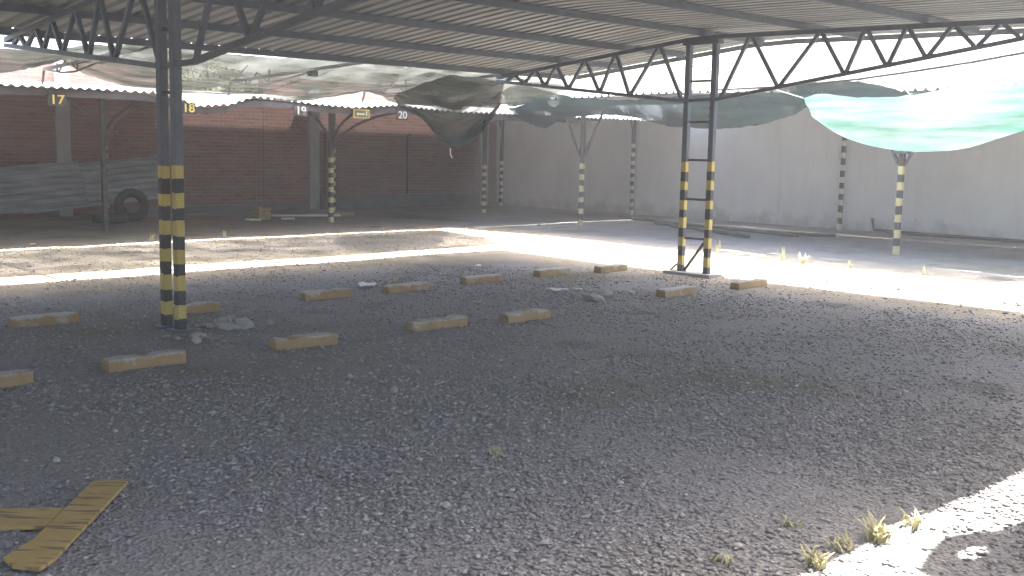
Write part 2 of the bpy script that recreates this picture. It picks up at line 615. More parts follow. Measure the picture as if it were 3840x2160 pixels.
SHEET_UP = 0.095
nsh = 23
sw = (X1 - X0) / nsh
for i in range(nsh):
    xa = X0 + i * sw
    lift = 0.002 * (i % 2)
    jit = random.uniform(-0.03, 0.03)
    ys_a = list(np.linspace(YN + jit, 7.3, 12))
    ys_b = list(np.linspace(7.1, YF + random.uniform(-0.04, 0.03), 12))
    # each strip of roof is two lengths of sheet lapped near the ridge
    for ys_, dz in ((ys_a, 0.0), (ys_b, 0.003)):
        b = corrugated(xa, xa + sw * (7.0 if i < nsh - 1 else 6.0) / 6.0, ys_, lambda x, y, dz=dz, lift=lift: top_z(x, y) + SHEET_UP + lift + dz
                       + 0.008 * noise.noise((x * 0.6, y * 0.6, 2.0)), pitch=sw / 6.0)
        b.build('roof_sheet', 'sheet', carport)

for yp in (12.2, 11.0, 9.78, 8.42, 6.95, 5.45, 3.95, 2.4):
    b = MB()
    n = 14
    for i in range(n):
        xa, xb = X0 + 0.3 + (X1 - 0.55 - X0) * i / n, X0 + 0.3 + (X1 - 0.55 - X0) * (i + 1) / n
        za, zb = top_z(xa, yp) + 0.055, top_z(xb, yp) + 0.055
        b.bar((xa, yp, za), (xb, yp, zb), 0.004, 0.075)
        b.bar((xa, yp + 0.022, za + 0.035), (xb, yp + 0.022, zb + 0.035), 0.044, 0.004)
        b.bar((xa, yp + 0.022, za - 0.035), (xb, yp + 0.022, zb - 0.035), 0.044, 0.004)
    b.build('purlin', 'steel', carport)

b = MB()
for ya, yb in zip(np.linspace(1.9, 12.2, 16)[:-1], np.linspace(1.9, 12.2, 16)[1:]):
    b.bar((X1 - 0.03, ya, top_z(X1, ya) + SHEET_UP - 0.045), (X1 - 0.03, yb, top_z(X1, yb) + SHEET_UP - 0.045), 0.006, 0.07)
b.build('edge_trim', 'sheet', carport)

TOPN = [11.95, 11.5, 11.07, 10.5, 9.93, 9.16]
BOTN = [12.15, 11.75, 11.3, 10.82, 10.21, 9.65, 8.74]
TOPS = [7.72, 6.75, 6.17, 5.67, 5.15, 4.64, 4.2, 3.75]
BOTS = [8.15, 7.29, 6.41, 5.89, 5.43, 4.89, 4.43, 4.0]


def make_truss(x):
    dz = tilt(x)
    b = MB()
    for ya, yb in zip(PY[:-1], PY[1:]):
        yb = min(yb, 12.32)
        ya = max(ya, 2.2)
        b.bar((x, ya, interp(ya, PY, PZ) + dz - 0.012), (x, yb + 0.01, interp(yb, PY, PZ) + dz - 0.012), 0.06, 0.055)
    for ya, yb in zip(BY[:-1], BY[1:]):
        b.bar((x, ya, interp(ya, BY, BZ) + dz), (x, yb + 0.01, interp(yb, BY, BZ) + dz), 0.05, 0.045)
    t = b.build('truss', 'steel', carport)
    segs = []
    for i, yt in enumerate(TOPN):
        segs += [(yt, BOTN[i]), (yt, BOTN[i + 1])]
    for i, yt in enumerate(TOPS):
        segs.append((yt, BOTS[i]))
        if i + 1 < len(BOTS):
            segs.append((yt, BOTS[i + 1]))
    for yt, yb in segs:
        s = 1 if yb < yt else -1
        MB().bar((x, yt - 0.025 * s, interp(yt, PY, PZ) + dz - 0.038), (x, yb + 0.02 * s, interp(yb, BY, BZ) + dz + 0.02),
                 0.04, 0.04).build('web_strut', 'steel', t)


def stripes(z_top, n, first='y', jit=0.012, seed=0):
    r = random.Random(seed)
    hs = [0.0]
    for i in range(n):
        hs.append(z_top * (i + 1) / n + (r.uniform(-jit, jit) if i < n - 1 else 0))
    return hs


def make_post(name, x, y, w, z1, z_top, n, seed, parent, mats=('steel', 'black_paint', 'yellow_paint'), wy=None, z0=-0.05,
              top_yellow=True):
    """square steel post with painted bands up to z_top"""
    hs = stripes(z_top, n, seed=seed)
    b = MB()
    wy = wy or w
    lev = [z0] + hs[1:] + [z1]
    a, c = w / 2, wy / 2
    ch = 0.006
    ring = [(-a + ch, -c), (a - ch, -c), (a, -c + ch), (a, c - ch), (a - ch, c), (-a + ch, c), (-a, c - ch), (-a, -c + ch)]
    o = 0
    vv, ff, mm = [], [], []
    rj = random.Random(seed + 999)
    for li, z in enumerate(lev):
        jz = 0.007 if 0 < li < len(lev) - 1 else 0.0
        vv += [(x + p, y + q, z + rj.uniform(-jz, jz)) for p, q in ring]
    for i in range(len(lev) - 1):
        if i < n:
            mi = 2 if ((n - 1 - i) % 2 == 0) == top_yellow else 1
        else:
            mi = 0
        for k in range(8):
            ff.append((i * 8 + k, i * 8 + (k + 1) % 8, (i + 1) * 8 + (k + 1) % 8, (i + 1) * 8 + k))
            mm.append(mi)
    ff.append(tuple((len(lev) - 1) * 8 + k for k in range(8)))
    mm.append(0)
    b.v, b.f, b.m = vv, ff, mm
    return b.build(name, list(mats), parent)


for x, ztop, sd_ in ((4.33, 1.41, 3), (11.7, 1.5, 5), (-3.05, 1.4, 9), (-10.4, 1.4, 12)):
    make_truss(x)
    dz = tilt(x)
    ya, yb = (8.74, 8.49) if x < 11 else (8.66, 8.24)
    if x < 11:
        ya, yb = 8.735, 8.485
    for yy, k in ((ya, 0), (yb, 1)):
        make_post('post', x, yy, 0.078, 3.08 + dz, ztop + (0.012 * k), 12, sd_ * 10 + k, carport)
        MB().box((x, yy, 0.006), (0.20, 0.17, 0.024)).build('base_plate', 'steel', carport)
    for zz in (0.49, 1.01, 1.53, 2.03, 2.56):
        if x > 11 or zz > 1.6:
            MB().bar((x, ya - 0.05, zz), (x, yb + 0.05, zz), 0.03, 0.03).build('rung', 'dark_steel', carport)
    if x > 11:
        MB().bar((x, ya - 0.06, 0.05), (x, yb + 0.05, 0.45), 0.03, 0.03).build('diagonal_brace', 'dark_steel', carport)
        MB().bar((x, ya + 0.06, 0.13), (x, ya + 0.2, 0.01), 0.04, 0.012).build('foot_gusset', 'dark_steel', carport)
        MB().box((x, (ya + yb) / 2, 0.016), (0.34, 0.75, 0.045)).build('concrete_footing', 'plaster', carport)
    MB().box((x, (ya + yb) / 2, 3.085 + dz - 0.03), (0.12, ya - yb + 0.14, 0.06)).build('head_plate', 'steel', carport)

# unseen carport row added behind the camera to shade the near ground
near = thing('carport', 'unseen carport row added behind the viewpoint, its corrugated roof shading the near ground', 'carport')
for i in range(nsh):
    xa = X0 + i * sw
    for ys_, dz in ((list(np.linspace(-8.6, -3.4, 8)), 0.0), (list(np.linspace(-3.6, 1.05, 8)), 0.003)):
        b = corrugated(xa, xa + sw * (7.0 if i < nsh - 1 else 6.0) / 6.0, ys_, lambda x, y, dz=dz, k=i % 2: 3.16 - 0.09 * abs(y + 3.5) + tilt(x) + dz + 0.002 * k, pitch=sw / 6.0)
        b.build('roof_sheet', 'sheet', near)
for x in (-10.4, -3.05, 4.33, 11.7):
    MB().bar((x, -8.5, 2.60), (x, -3.5, 3.05), 0.06, 0.08).build('rafter', 'steel', near)
    MB().bar((x, 0.95, 2.66), (x, -3.5, 3.05), 0.06, 0.08).build('rafter', 'steel', near)
    for k in (0, 1):
        make_post('post', x, -3.3 - 0.42 * k, 0.105, 3.02, 1.45, 12, 90 + k, near)

# ------------------------------------------------------------------ boundary walls
brick_wall = thing('brick_wall', 'long reddish brick boundary wall behind the numbered bays', 'wall')
for xa, xb, h in ((-14.0, 12.0, 3.42), (12.0, 14.2, 2.82), (14.2, 22.3, 3.3)):
    MB().box(((xa + xb) / 2, 23.45, h / 2), (xb - xa - 0.006, 0.22, h)).build('wall_panel', 'brick', brick_wall)
MB().box((-1.0, 23.42, 3.45), (26.0, 0.30, 0.06)).build('coping', 'plaster', brick_wall)
for px in (-3.0, 3.2, 9.27, 15.65, 21.6):
    h = 3.32 if px < 10 else 3.2
    MB().box((px, 23.32, h / 2), (0.30, 0.12, h)).build('pilaster', 'plaster', brick_wall)
for xa, xb, h in ((10.6, 15.45, 0.16), (15.85, 21.4, 0.36)):
    b = MB()
    b.box(((xa + xb) / 2, 23.28, h / 2), (xb - xa, 0.12, h))
    b.build('plinth', 'plinth', brick_wall)
MB().tube([(18.72, 23.31, 0.0), (18.72, 23.31, 1.9), (18.76, 23.31, 1.98), (18.84, 23.30, 2.0)], 0.03).build('conduit_pipe', 'cable', brick_wall)
MB().tube([(16.0, 23.31, 0.0), (16.0, 23.31, 2.0)], 0.025).build('conduit_pipe', 'cable', brick_wall)

white_wall = thing('white_wall', 'tall plain white-painted wall along the right side bays', 'wall')
for ya, yb in ((23.34, 17.9), (17.9, 12.0), (12.0, 4.5), (4.5, -12)):
    MB().box((22.25, (ya + yb) / 2, 1.47), (0.22, ya - yb - 0.012, 2.94)).build('wall_panel', 'white_wall', white_wall)
for (y, z, l, a) in ((9.03, 1.57, 0.10, 0.9), (8.98, 1.64, 0.08, 1.1), (8.86, 1.715, 0.09, 0.3), (8.74, 1.68, 0.05, 0), (8.64, 1.665, 0.05, 0.2), (8.54, 1.66, 0.05, 0)):  # flecks of sunlight imitated by thin white bars on the wall
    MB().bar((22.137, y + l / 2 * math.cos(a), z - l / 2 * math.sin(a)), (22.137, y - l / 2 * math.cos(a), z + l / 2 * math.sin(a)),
             0.004, 0.028, up=(0, 0, 1)).build('sun_fleck', 'paper', white_wall)

# ------------------------------------------------------------------ far carport with numbered bays
far = thing('carport', 'low carport in front of the brick wall with bays numbered 17 to 20', 'carport')
FX = [-13, 4.14, 5.68, 6.84, 8.02, 8.5, 8.82, 9.41, 9.87, 10.34, 11.17, 12.06, 13.0, 13.8, 14.7, 22.1]
FZ = [2.42, 2.41, 2.42, 2.43, 2.43, 2.345, 2.245, 2.30, 2.455, 2.43, 2.385, 2.36, 2.45, 2.40, 2.38, 2.44]


def far_z(x, y):
    t = min(max((y - 16.5) / 6.7, 0), 1)
    return interp(x, FX, FZ) * (1 - t) + 2.84 * t - 0.03


k = 0
x = -13.0
while x < 21.8:
    x2 = min(x + 0.86, 22.1)
    yj = 16.5 + random.uniform(-0.05, 0.04)
    b = corrugated(x, x2 + 0.03, list(np.linspace(yj, 23.3, 9)), lambda a, c, k=k: far_z(a, c) + 0.003 * (k % 2), pitch=0.143, h=0.036, shape='sine')
    b.build('roof_sheet', 'sheet_old', far, smooth=True)
    x = x2
    k += 1
b = MB()
bx = list(np.linspace(-13, 18.3, 92))
for xa, xb in zip(bx[:-1], bx[1:]):
    za, zb = interp(xa, FX, FZ), interp(xb, FX, FZ)
    b.bar((xa, 16.62, min(za, 2.43) - 0.10), (xb, 16.62, min(zb, 2.43) - 0.10), 0.05, 0.10)
b.build('eave_beam', 'dark_steel', far)
for yb_, zz in ((19.15, 2.49), (22.9, 2.72)):
    MB().bar((-13, yb_, zz), (22.0, yb_, zz), 0.06, 0.10).build('beam', 'dark_steel', far)


def arch(parent, mat, p0, p1, bend, r=0.03, n=8):
    p0, p1, bend = Vector(p0), Vector(p1), Vector(bend)
    pts = [p0 * (1 - t) ** 2 + bend * 2 * t * (1 - t) + p1 * t * t for t in np.linspace(0, 1, n)]
    MB().tube(pts, r, 6).build('brace', mat, parent)


DK = ('dark_steel', 'black_paint', 'pale_paint')
M['ivory_paint'] = simple('ivory_stripe_paint', (0.50, 0.48, 0.40), (0.58, 0.56, 0.48), 8, 0.7)
for i, px in enumerate((3.3, 8.34, 13.3)):
    make_post('post', px, 19.15, 0.088, 2.46, 1.38, 13, 40 + i, far, DK if px > 9 else ('dark_steel', 'black_paint', 'dark_steel'))
    arch(far, 'dark_steel', (px + 0.02, 19.1, 1.55), (px + 0.1, 16.66, 2.33), (px + 0.05, 18.6, 2.25))
    arch(far, 'dark_steel', (px + 0.04, 19.15, 1.75), (px + 0.75, 19.15, 2.44), (px + 0.15, 19.15, 2.1))
    arch(far, 'dark_steel', (px - 0.04, 19.15, 1.75), (px - 0.75, 19.15, 2.44), (px - 0.15, 19.15, 2.1))
for i, px in enumerate((9.9, 15.8)):
    make_post('post', px, 22.65, 0.085, 2.70, 1.57, 15, 50 + i, far, DK)


def text_part(body, name, size, loc, mat, parent, label=None, sx=1.0):
    cu = bpy.data.curves.new(name, 'FONT')
    cu.body = body
    cu.size = size
    cu.extrude = 0.004
    cu.offset = 0.002
    cu.align_x = 'CENTER'
    cu.align_y = 'CENTER'
    to = bpy.data.objects.new('tmp', cu)
    COL.objects.link(to)
    bpy.context.view_layer.update()
    me = bpy.data.meshes.new_from_object(to.evaluated_get(bpy.context.evaluated_depsgraph_get()))
    bpy.data.objects.remove(to)
    me.materials.clear()
    me.materials.append(M[mat])
    o = bpy.data.objects.new(name, me)
    COL.objects.link(o)
    o.location = loc
    o.rotation_euler = (math.pi / 2, 0, 0)
    o.scale = (sx, 1, 1)
    o.parent = parent
    if label:
        o['label'] = label
    return o


for body, px, pz, mt in (('17', 6.51, 2.225, 'num_yellow'), ('18', 8.66, 2.19, 'num_yellow'), ('19', 10.84, 2.235, 'num_white'), ('20', 13.16, 2.245, 'num_white')):
    pl = MB().box((px, 16.55, pz), (0.27, 0.012, 0.19)).build('number_plate', 'plate', far)
    text_part(body, 'bay_number', 0.195, (px, 16.538, pz), mt, pl, 'painted bay number ' + body, 1.15)

sign = thing('direction_sign', 'small yellow-edged sign with pale arrow hung between numbers 19 and 20', 'sign', loc=(12.16, 16.5, 2.14))
child_at(MB().box((12.16, 16.52, 2.235), (0.36, 0.012, 0.165)).build('sign_border', 'num_yellow'), sign)
child_at(MB().box((12.16, 16.509, 2.235), (0.315, 0.012, 0.125)).build('sign_face', 'sign_green'), sign)
ar = MB()
ar.add([(12.03, 16.5, 2.23), (12.07, 16.5, 2.265), (12.07, 16.5, 2.245), (12.22, 16.5, 2.245), (12.22, 16.5, 2.213), (12.07, 16.5, 2.213), (12.07, 16.5, 2.193)],
       [(0, 6, 1), (2, 5, 4, 3)])
child_at(ar.build('arrow_print', 'sign_pale'), sign)
child_at(MB().box((12.265, 16.5015, 2.245), (0.03, 0.003, 0.085)).build('bar_print', 'sign_pale'), sign)

# ------------------------------------------------------------------ right carport against the white wall
right = thing('carport', 'low carport along the white wall with thin striped posts and Y braces', 'carport')
y = 16.4
k = 0
while y > -6:
    y2 = y - 0.86
    xj = interp(y, [9.2, 12.6], [16.95, 16.15]) + random.uniform(-0.05, 0.05)
    bb = corrugated(-y, -y2 + 0.03, list(np.linspace(xj, 22.1, 7)),
                    lambda a, c, k=k: 2.70 + 0.03 * math.sin(a * 0.9) + 0.2 * (c - 16.15) / 6.0 + 0.003 * (k % 2), pitch=0.172, h=0.04, shape='trap')
    bb.v = [(q, -p, r) for p, q, r in bb.v]
    bb.build('roof_sheet', 'sheet_old', right)
    y = y2
    k += 1
for xb_, zz in ((17.05, 2.62), (17.5, 2.64), (21.9, 2.80)):
    MB().bar((xb_, 15.8, zz), (xb_, -6, zz), 0.06, 0.09).build('beam', 'steel', right)
RP = ('dark_steel', 'black_paint', 'pale_paint')
for i, (px, py, zt, n) in enumerate(((17.65, 15.85, 1.36, 11), (17.3, 8.33, 1.48, 11), (17.4, 1.0, 1.45, 11), (18.85, 20.3, 1.22, 13))):
    make_post('post', px, py, 0.088, 2.62, zt, n, 60 + i, right, RP)
    if i != 3:
        for s in (-1, 1):
            MB().bar((px, py + 0.05 * s, 1.50), (px, py + 0.62 * s, 2.58), 0.04, 0.04).build('brace', 'dark_steel', right)
MB().box((17.3, 8.33, 1.71), (0.19, 0.24, 0.045)).build('clamp', 'steel', right)
MB().bar((18.85, 20.3, 2.58), (18.2, 15.6, 2.62), 0.05, 0.08).build('beam', 'steel', right)
for i, (px, py, zt, n) in enumerate(((21.98, 17.95, 1.85, 17), (21.98, 11.95, 1.98, 15), (21.95, 22.9, 1.30, 13), (21.98, 5.2, 1.9, 15))):
    make_post('post', px, py, 0.082, 2.76, zt, n, 70 + i, right, ('dark_steel', 'black_paint', 'ivory_paint'))
    arch(right, 'dark_steel', (px, py + 0.02, 2.1), (px, py + 0.35, 2.74), (px, py + 0.06, 2.5), 0.028)


# ------------------------------------------------------------------ shade nets
def catmull(P, t):
    n = len(P) - 1
    s = min(max(t, 0.0), 1.0) * n
    i = min(int(s), n - 1)
    u = s - i
    p0, p1, p2, p3 = P[max(i - 1, 0)], P[i], P[i + 1], P[min(i + 2, n)]
    return 0.5 * ((2 * p1) + (p2 - p0) * u + (2 * p0 - 5 * p1 + 4 * p2 - p3) * u * u + (3 * p1 - p0 - 3 * p2 + p3) * u ** 3)


def cloth(name, rows, nu, nv, mat, label, wr=0.02, sc=2.0, sag=0.0, seed=0, parent=None, fray=0.0, nfold=7):
    R = [[Vector(p) for p in r] for r in rows]
    V = []
    for j in range(nv + 1):
        v = j / nv
        for i in range(nu + 1):
            u = i / nu
            c = [catmull(r, u) for r in R]
            p = catmull(c, v)
            e = 4 * v * (1 - v)
            p.z -= sag * e
            q = p * sc
            w = wr * (0.35 + 0.65 * min(e * 1.6, 1))
            L_ = (R[0][-1] - R[0][0]).length
            p.z += w * (0.45 * noise.noise((q.x + seed, q.y * 0.7, 1.3)) + 0.9 * noise.noise((u * L_ * 0.55, v * nfold + seed, 4.0)) + 0.5 * noise.noise((u * L_ * 1.6, v * nfold * 2.1 + seed, 7.0)))
            p.x += w * 0.6 * noise.noise((q.y, q.z + seed, 2.0))
            if fray and (j == 0 or j == nv):
                p.z += fray * noise.noise((p.x * 6, p.y * 6, seed))
            V.append(tuple(p))
    F = [(j * (nu + 1) + i, j * (nu + 1) + i + 1, (j + 1) * (nu + 1) + i + 1, (j + 1) * (nu + 1) + i) for j in range(nv) for i in range(nu)]
    b = MB()
    b.add(V, F)
    o = b.build(name, mat, parent, smooth=True)
    if parent is None:
        tag(o, label, 'shade net', 'shade nets strung over the aisles')
    return o


def lerp_row(a, b, n):
    return [tuple(Vector(a) * (1 - t) + Vector(b) * t) for t in np.linspace(0, 1, n)]


A_far = [(-9.0, 16.25, 2.45), (1.57, 16.25, 2.40), (3.61, 16.25, 2.35), (5.6, 16.25, 2.58), (5.93, 16.25, 2.69), (6.34, 16.25, 2.88), (6.59, 16.25, 2.74),
         (7.1, 16.25, 2.54), (7.9, 16.25, 2.43), (8.69, 16.25, 2.42), (9.8, 16.25, 2.44), (10.51, 16.25, 2.39), (11.43, 16.25, 2.54), (11.92, 16.25, 2.63),
         (12.42, 16.25, 2.56), (12.85, 16.25, 2.44), (13.9, 16.25, 2.46), (15.1, 16.2, 2.52)]
A_near = [(-9.0, 13.0, 2.66), (1.2, 13.0, 2.62), (3.08, 13.0, 2.62), (4.49, 13.0, 2.64), (4.96, 13.0, 2.66), (5.4, 13.0, 2.74), (5.8, 13.0, 2.80), (6.33, 13.0, 2.83),
          (7.0, 13.0, 2.84), (7.78, 13.0, 2.80), (8.81, 13.0, 2.83), (9.5, 13.0, 2.85), (10.24, 13.0, 2.84), (10.8, 13.0, 2.86), (11.27, 13.0, 2.87), (11.9, 13.0, 2.86), (13.2, 13.05, 2.82), (14.6, 13.4, 2.78)]
A_mid = [tuple(Vector(a) * 0.5 + Vector(b) * 0.5 + Vector((0, 0, -0.05))) for a, b in zip(A_near, A_far)]
cloth('shade_net', [A_near, A_mid, A_far], 150, 36, 'net_grey', 'pale grey wrinkled shade net over the aisle before the numbered bays', 0.055, 1.6, 0.04, 3, fray=0.03)

B_rows = [[(11.3, 13.0, 2.78), (11.6, 13.0, 2.77), (11.9, 13.0, 2.76), (12.15, 13.0, 2.75), (12.5, 13.0, 2.74)],
          [(11.45, 14.0, 2.64), (11.9, 14.0, 2.58), (12.35, 14.0, 2.53), (12.88, 14.0, 2.56), (13.42, 14.0, 2.7)],
          [(11.75, 15.0, 2.52), (12.3, 15.0, 2.34), (12.93, 15.0, 2.12), (13.71, 15.0, 2.26), (14.36, 15.0, 2.62)],
          [(12.45, 15.8, 2.42), (13.02, 15.8, 2.23), (13.52, 15.8, 1.87), (14.24, 15.8, 1.98), (15.09, 15.8, 2.54)],
          [(12.29, 15.62, 2.37), (12.87, 15.6, 2.16), (13.58, 15.6, 1.62), (14.27, 15.6, 1.86), (14.88, 15.62, 2.45)]]
cloth('shade_net', B_rows, 48, 60, 'net_corner', 'sagging grey-green shade net with pointed drooping tip at the corner of the yard', 0.03, 2.0, 0, 11, fray=0.02)

C_rows = [[(15.95, 16.68, 2.85), (15.95, 16.11, 2.96), (15.95, 14.74, 2.72), (15.95, 13.39, 2.61), (15.95, 11.99, 2.65), (15.95, 10.79, 2.7), (15.95, 10.0, 2.75), (15.95, 9.4, 2.82)],
          [(16.05, 16.62, 2.6), (16.05, 15.9, 2.52), (16.05, 14.83, 2.49), (16.05, 13.47, 2.45), (16.05, 12.14, 2.36), (16.05, 10.84, 2.39), (16.05, 9.97, 2.48), (16.05, 9.44, 2.63)],
          [(16.25, 16.64, 2.37), (16.25, 15.77, 2.1), (16.25, 15.0, 2.29), (16.25, 13.63, 2.33), (16.25, 12.37, 2.12), (16.25, 10.96, 2.09), (16.25, 10.0, 2.24), (16.25, 9.52, 2.45)]]
cloth('shade_net', C_rows, 120, 20, 'net_green', 'dark green shade net bunched along the edge of the right carport', 0.035, 2.4, 0, 21, fray=0.02)

K_rows = [[(16.6, 10.0, 2.86), (16.6, 9.2, 2.87), (16.6, 8.6, 2.82), (16.6, 7.87, 2.62)],
          [(16.68, 10.0, 2.60), (16.7, 9.3, 2.63), (16.7, 8.72, 2.58), (16.7, 7.88, 2.58)]]
cloth('shade_net', K_rows, 40, 10, 'net_green', 'short dark green net flap tapering to a point above the bright net', 0.02, 3, 0, 31, fray=0.02)

D_rows = [
    [(15.8, 9.37, 2.55), (15.8, 9.02, 2.62), (15.8, 8.46, 2.55), (15.8, 7.55, 2.56), (15.8, 6.88, 2.67), (15.8, 5.9, 2.81), (15.8, 4.77, 2.89)],
    [(16.0, 9.37, 2.39), (16.0, 8.75, 2.22), (16.0, 8.0, 2.14), (16.0, 7.36, 2.12), (16.0, 6.64, 2.21), (16.0, 5.94, 2.36), (16.0, 4.8, 2.56)],
    [(16.15, 9.38, 2.26), (16.15, 8.71, 1.91), (16.15, 8.05, 1.76), (16.15, 7.46, 1.72), (16.15, 6.73, 1.8), (16.15, 5.97, 2.04), (16.15, 4.83, 2.36)],
    [(16.65, 9.56, 2.38), (16.65, 8.88, 2.11), (16.65, 8.24, 1.98), (16.65, 7.64, 1.95), (16.65, 6.89, 2.01), (16.65, 6.17, 2.2), (16.65, 4.98, 2.46)],
]
cloth('shade_net', D_rows, 90, 40, 'net_bright', 'bright mint green shade net sagging like a hammock on the right', 0.04, 2.2, 0, 41, fray=0.015)

E_rows = [[(13.7, 7.32, 2.65), (13.7, 6.51, 2.73), (13.7, 5.79, 2.81), (13.7, 5.14, 2.9), (13.7, 4.16, 3.01)],
          [(14.3, 7.19, 2.65), (14.3, 6.57, 2.73), (14.3, 6.03, 2.74), (14.3, 5.35, 2.76), (14.3, 4.32, 2.89)]]
cloth('shade_net', E_rows, 50, 14, 'net_teal', 'pale teal shade net hanging from the cable at upper right', 0.02, 2.5, 0.02, 51, fray=0.02)

# net beside the camera, outside the picture: its edge and a tear shape the sun patch at the lower right
F_rows = [[(5.30, 1.60, 2.75), (5.75, 1.68, 2.75), (6.3, 1.54, 2.76), (8.5, 1.6, 2.78), (12.5, 1.6, 2.8)],
          [(5.14, 1.25, 2.70), (6.2, 1.25, 2.70), (7.4, 1.25, 2.70), (9.5, 1.25, 2.70), (12.5, 1.25, 2.72)],
          [(5.0, 0.9, 2.72), (6.2, 0.9, 2.70), (7.8, 0.9, 2.70), (9.8, 0.9, 2.70), (12.5, 0.9, 2.74)]]
fo = cloth('shade_net', F_rows, 90, 60, 'net_green', 'dark green torn shade net over the near aisle casting the shade at lower right', 0.015, 2, 0, 61)
import bmesh
bm = bmesh.new()
bm.from_mesh(fo.data)
bmesh.ops.delete(bm, geom=[f for f in bm.faces if ((f.calc_center_median().x - 5.64) / 0.09) ** 2 + ((f.calc_center_median().y - 1.53) / 0.035) ** 2 < 1], context='FACES')
bm.to_mesh(fo.data)
bm.free()

tag(MB().tube([(13.7, 9.6, 2.58), (13.7, 8.5, 2.60), (13.7, 7.32, 2.665), (13.7, 6.51, 2.745), (13.7, 5.79, 2.825), (13.7, 5.14, 2.915), (13.7, 4.16, 3.025), (13.6, 1.9, 3.1)], 0.016, 6)
    .build('cable', 'cable'), 'dark cable stretched beside the end of the big roof carrying the teal net', 'cable')

ties = [[(15.8, 9.37, 2.56), (15.2, 9.5, 2.66), (13.3, 9.9, 2.95)], [(15.8, 7.55, 2.57), (14.8, 7.3, 2.72), (13.3, 7.0, 3.12)], [(15.95, 11.99, 2.65), (16.6, 12.0, 2.7), (17.5, 12.0, 2.66)],
        [(12.5, 13.0, 2.74), (12.9, 12.7, 2.76), (13.2, 12.2, 2.8)], [(14.88, 15.62, 2.45), (15.6, 15.9, 2.5), (16.3, 16.2, 2.62)], [(13.58, 15.6, 1.62), (13.57, 15.58, 1.5), (13.6, 15.55, 1.44)]]
for i, t_ in enumerate(ties):
    tag(MB().tube(t_, 0.009, 5).build('tie_rope', 'rope'), ('white rope from the left corner of the mint net to the big roof', 'white rope from the middle of the mint net up to the big roof',
        'white rope tying the dark green net to the right carport', 'white rope tying the corner net to the end of the big roof', 'white rope tying the corner net to the right carport',
        'short white rope end dangling from the tip of the corner net')[i], 'rope', 'ropes tying the shade nets')

# ------------------------------------------------------------------ light bow trusses carrying the grey net
for i, (tx, lab) in enumerate(((6.3, 'thin dark bow truss under the grey net, leftmost of three'), (9.4, 'thin dark bow truss under the grey net, middle of three beside the hanging box'),
                               (12.2, 'thin dark bow truss under the grey net, rightmost of three beside the corner net'))):
    t = thing('bow_truss', lab, 'truss', 'bow trusses over the aisle', (tx, 16.35, 2.4))
    P0, P1 = Vector((tx, 16.45, 2.665)), Vector((tx, 12.45, 2.84))
    child_at(MB().bar(P0, P1, 0.04, 0.045).build('top_chord', 'dark_steel'), t)
    bot = [P0.lerp(P1, s) + Vector((0, 0, -d)) for s, d in ((0, 0.0), (0.16, 0.10), (0.28, 0.125), (0.46, 0.07), (0.7, 0.0))]
    child_at(MB().tube(bot, 0.014).build('bottom_chord', 'dark_steel'), t)
    for s, d, up in ((0.12, 0.085, 0.05), (0.30, 0.12, 0.10), (0.55, 0.045, 0.04)):
        q = P0.lerp(P1, s)
        child_at(MB().bar(q + Vector((0, 0, -d)), q + Vector((0, 0, up)), 0.022, 0.022, up=(0, 1, 0)).build('upright', 'dark_steel'), t)
    for s0, s1 in ((0.13, 0.21), (0.21, 0.29)):
        a_, b_ = P0.lerp(P1, s0), P0.lerp(P1, s1)
        hi = Vector((0, 0, 0.09))
        lo = Vector((0, 0, -0.09))
        pa, pb = (a_ + lo, b_ + hi) if s0 < 0.2 else (a_ + hi, b_ + lo)
        child_at(MB().bar(pa, pb, 0.018, 0.018, up=(0, 1, 0)).build('diagonal_strut', 'dark_steel'), t)
    child_at(MB().bar(P0 + Vector((0, 0.02, 0)), P0 + Vector((0, 0.1, -0.22)), 0.03, 0.03).build('foot', 'dark_steel'), t)

lb = thing('floodlight', 'dark square floodlight box hanging under the edge of the big roof', 'lamp', loc=(9.12, 12.5, 2.6))
child_at(MB().box((9.12, 13.6, 2.695), (0.13, 0.09, 0.115)).build('casing', 'lamp_box'), lb)
child_at(MB().box((9.12, 13.549, 2.695), (0.105, 0.008, 0.09)).build('front_glass', 'cable'), lb)
child_at(MB().bar((9.12, 13.6, 2.75), (9.12, 12.3, 2.80), 0.03, 0.012).build('bracket', 'dark_steel'), lb)

